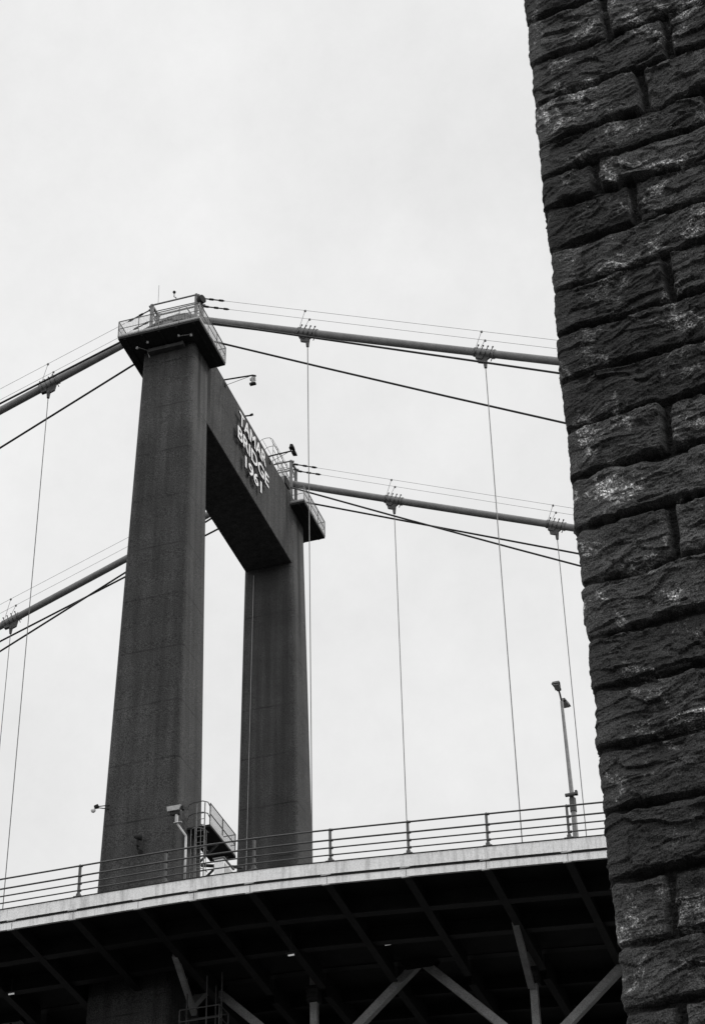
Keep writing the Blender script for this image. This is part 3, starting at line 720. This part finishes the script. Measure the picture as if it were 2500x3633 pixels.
def facets(x, y, seed):
    # plane-faced chips: each Voronoi cell is a little tilted plane, with a sharp break to its neighbour
    d, pts = noise.voronoi(Vector((x, y, seed)))
    p = pts[0]; h = noise.cell_vector(p * 13.7 + Vector((.5, .5, .5)))
    return (x - p.x) * (h.x - .5) + (y - p.y) * (h.y - .72) + (h.z - .5) * .35
def hfield(s, z):
    # joints wander a little
    zz = z + .016 * noise.noise(Vector((s * 2.1, 0, z * .7))) + .007 * noise.noise(Vector((s * 9, 3, z * 2)))
    i = 0
    lo, hi = 0, len(zj) - 1
    while hi - lo > 1:
        md = (lo + hi) // 2
        if zj[md] <= zz: lo = md
        else: hi = md
    i = lo; z0, z1 = zj[i], zj[i + 1]
    ss = s + .014 * noise.noise(Vector((z * 5, 7.7, s))) + .006 * noise.noise(Vector((z * 17, 1.7, s)))
    blk = None
    for b in courses[i]:
        if b[0] <= ss < b[1]: blk = b; break
    if blk is None: blk = courses[i][0 if ss < courses[i][0][0] else -1]
    a, b_, off, tz, tx, sd_, tint = blk
    ragged = .010 * (noise.noise(Vector((s * 14, z * 14, 5))))
    db = zz - z0 + ragged; dt = z1 - zz + ragged; dl_ = ss - a + ragged; dr = b_ - ss + ragged
    w = .34 + .66 * smooth((abs(s) - .03) / .16)          # drafted margin along the arris keeps it nearly straight
    edge = smooth(dt / .035) * smooth((db - .010) / .018) * smooth((dl_ - .012) / .03) * smooth((dr - .012) / .03)
    v = Vector((s + sd_, z, sd_ * .37))
    wx = v.x + .10 * noise.noise(Vector((v.x * 3, v.y * 3, 4))); wy = v.y + .05 * noise.noise(Vector((v.x * 4, v.y * 4, 8)))
    big = noise.fractal(Vector((wx * 2.3, wy * 4.0, v.z)), .9, 2.0, 3)
    # cleft beds: overlapping shallow scallops with sharp lower lips
    t1 = wy * 11 + 1.1 * noise.noise(Vector((wx * 2.2, wy * 3, v.z + 2))) - wx * 1.6 * (1 + tx * 10)
    lip = (t1 - math.floor(t1)); lip = lip * .9 if lip < .8 else (1 - lip) * 3.6
    lipw = .5 + .5 * noise.noise(Vector((wx * 3.1, wy * 6, v.z + 5)))
    strata = noise.hetero_terrain(Vector((wx * 3.6, wy * 17, v.z)), .75, 2.1, 6, .3) * .35
    pit = noise.noise(Vector((wx * 9, wy * 15, v.z + 7))); pit = min(0., pit + .18) * 1.3
    fine = noise.fractal(Vector((s * 30, z * 52, 2)), .6, 2, 4)
    cz = (zz - z0) / (z1 - z0) - .5; cx = (ss - a) / (b_ - a) - .5
    fa = facets(wx * 4.2 + wy * 1.5, wy * 9.5 - wx * 1.2, v.z) * .050 + facets(wx * 13, wy * 27 - wx * 3, v.z + 3) * .017
    face = fa + .020 + off * .8 + .012 * (1 - (2 * cz) ** 4) - .016 * cz + tz * .5 * cz + tx * cx + .030 * big - .022 * lip * lipw + .020 * strata + .030 * pit + .006 * fine
    joint = -.045 + .010 * fine
    hh = joint + (max(face, -.016) - joint) * edge
    return hh * w + (1 - w) * .012, tint if edge > .3 else .3
def pos(s, z, h):
    base = CORNER + Vector((0.0055 * (z - 10), 0, 0))
    rc = .03
    EB = -EN                       # side face runs back along -EN, its outward normal is -EX
    if s >= rc: p = base + EX * s; n = EN
    elif s <= -rc: p = base + EB * (-s); n = -EX
    else:
        t = (s + rc) / (2 * rc) * math.pi / 2          # 0 side -> pi/2 front
        c = base + EX * rc + EB * rc
        n = (-EX) * math.cos(t) + EN * math.sin(t); p = c + n * rc
    q = p + n * h; return (q.x, q.y, z)
S_ = []
s = -3.4
while s < -.25: S_.append(s); s += .045
while s < 1.32: S_.append(s); s += .0095
while s < 3.2: S_.append(s); s += .045
Z_ = []; z = .0
while z < 4.9: Z_.append(z); z += .05
while z < 14.9: Z_.append(z); z += .0085
while z < 17.2: Z_.append(z); z += .05
verts = []; tints = []
for z in Z_:
    for s in S_:
        h, tn = hfield(s, z); verts.append(pos(s, z, h)); tints.append(tn)
nS = len(S_); faces = []
for i in range(len(Z_) - 1):
    for j in range(nS - 1):
        a = i * nS + j; faces.append((a, a + 1, a + nS + 1, a + nS))
# plain closing faces at the back and the top
p_a = pos(S_[-1], 0, 0); p_b = pos(S_[0], 0, 0)
bx_, by_ = p_a[0] + (p_b[0] - pos(0.05, 0, 0)[0]), p_a[1] + (p_b[1] - pos(0.05, 0, 0)[1])
zt_ = Z_[-1]; k = len(verts)
verts += [(bx_, by_, 0), (bx_, by_, zt_), pos(0, zt_, 0)]; tints += [1, 1, 1]
i_fr_b = nS - 1; i_fr_t = (len(Z_) - 1) * nS + nS - 1; i_sd_b = 0; i_sd_t = (len(Z_) - 1) * nS
faces += [(i_fr_b, k, k + 1, i_fr_t), (k, i_sd_b, i_sd_t, k + 1)]
faces.append(tuple([(len(Z_) - 1) * nS + j for j in range(nS)] + [k + 1]))
me = bpy.data.meshes.new('stone_pier'); me.from_pydata(verts, [], faces); me.materials.append(M_stone); me.update()
ca = me.color_attributes.new('stone_tint', 'FLOAT_COLOR', 'POINT')
buf = []
for t in tints: buf += [t * .5, t * .5, t * .5, 1]
ca.data.foreach_set('color', buf)
pier = bpy.data.objects.new('stone_pier', me); C.objects.link(pier)
tag(pier, 'dark rough-hewn granite masonry pier filling the right side', 'stone pier')
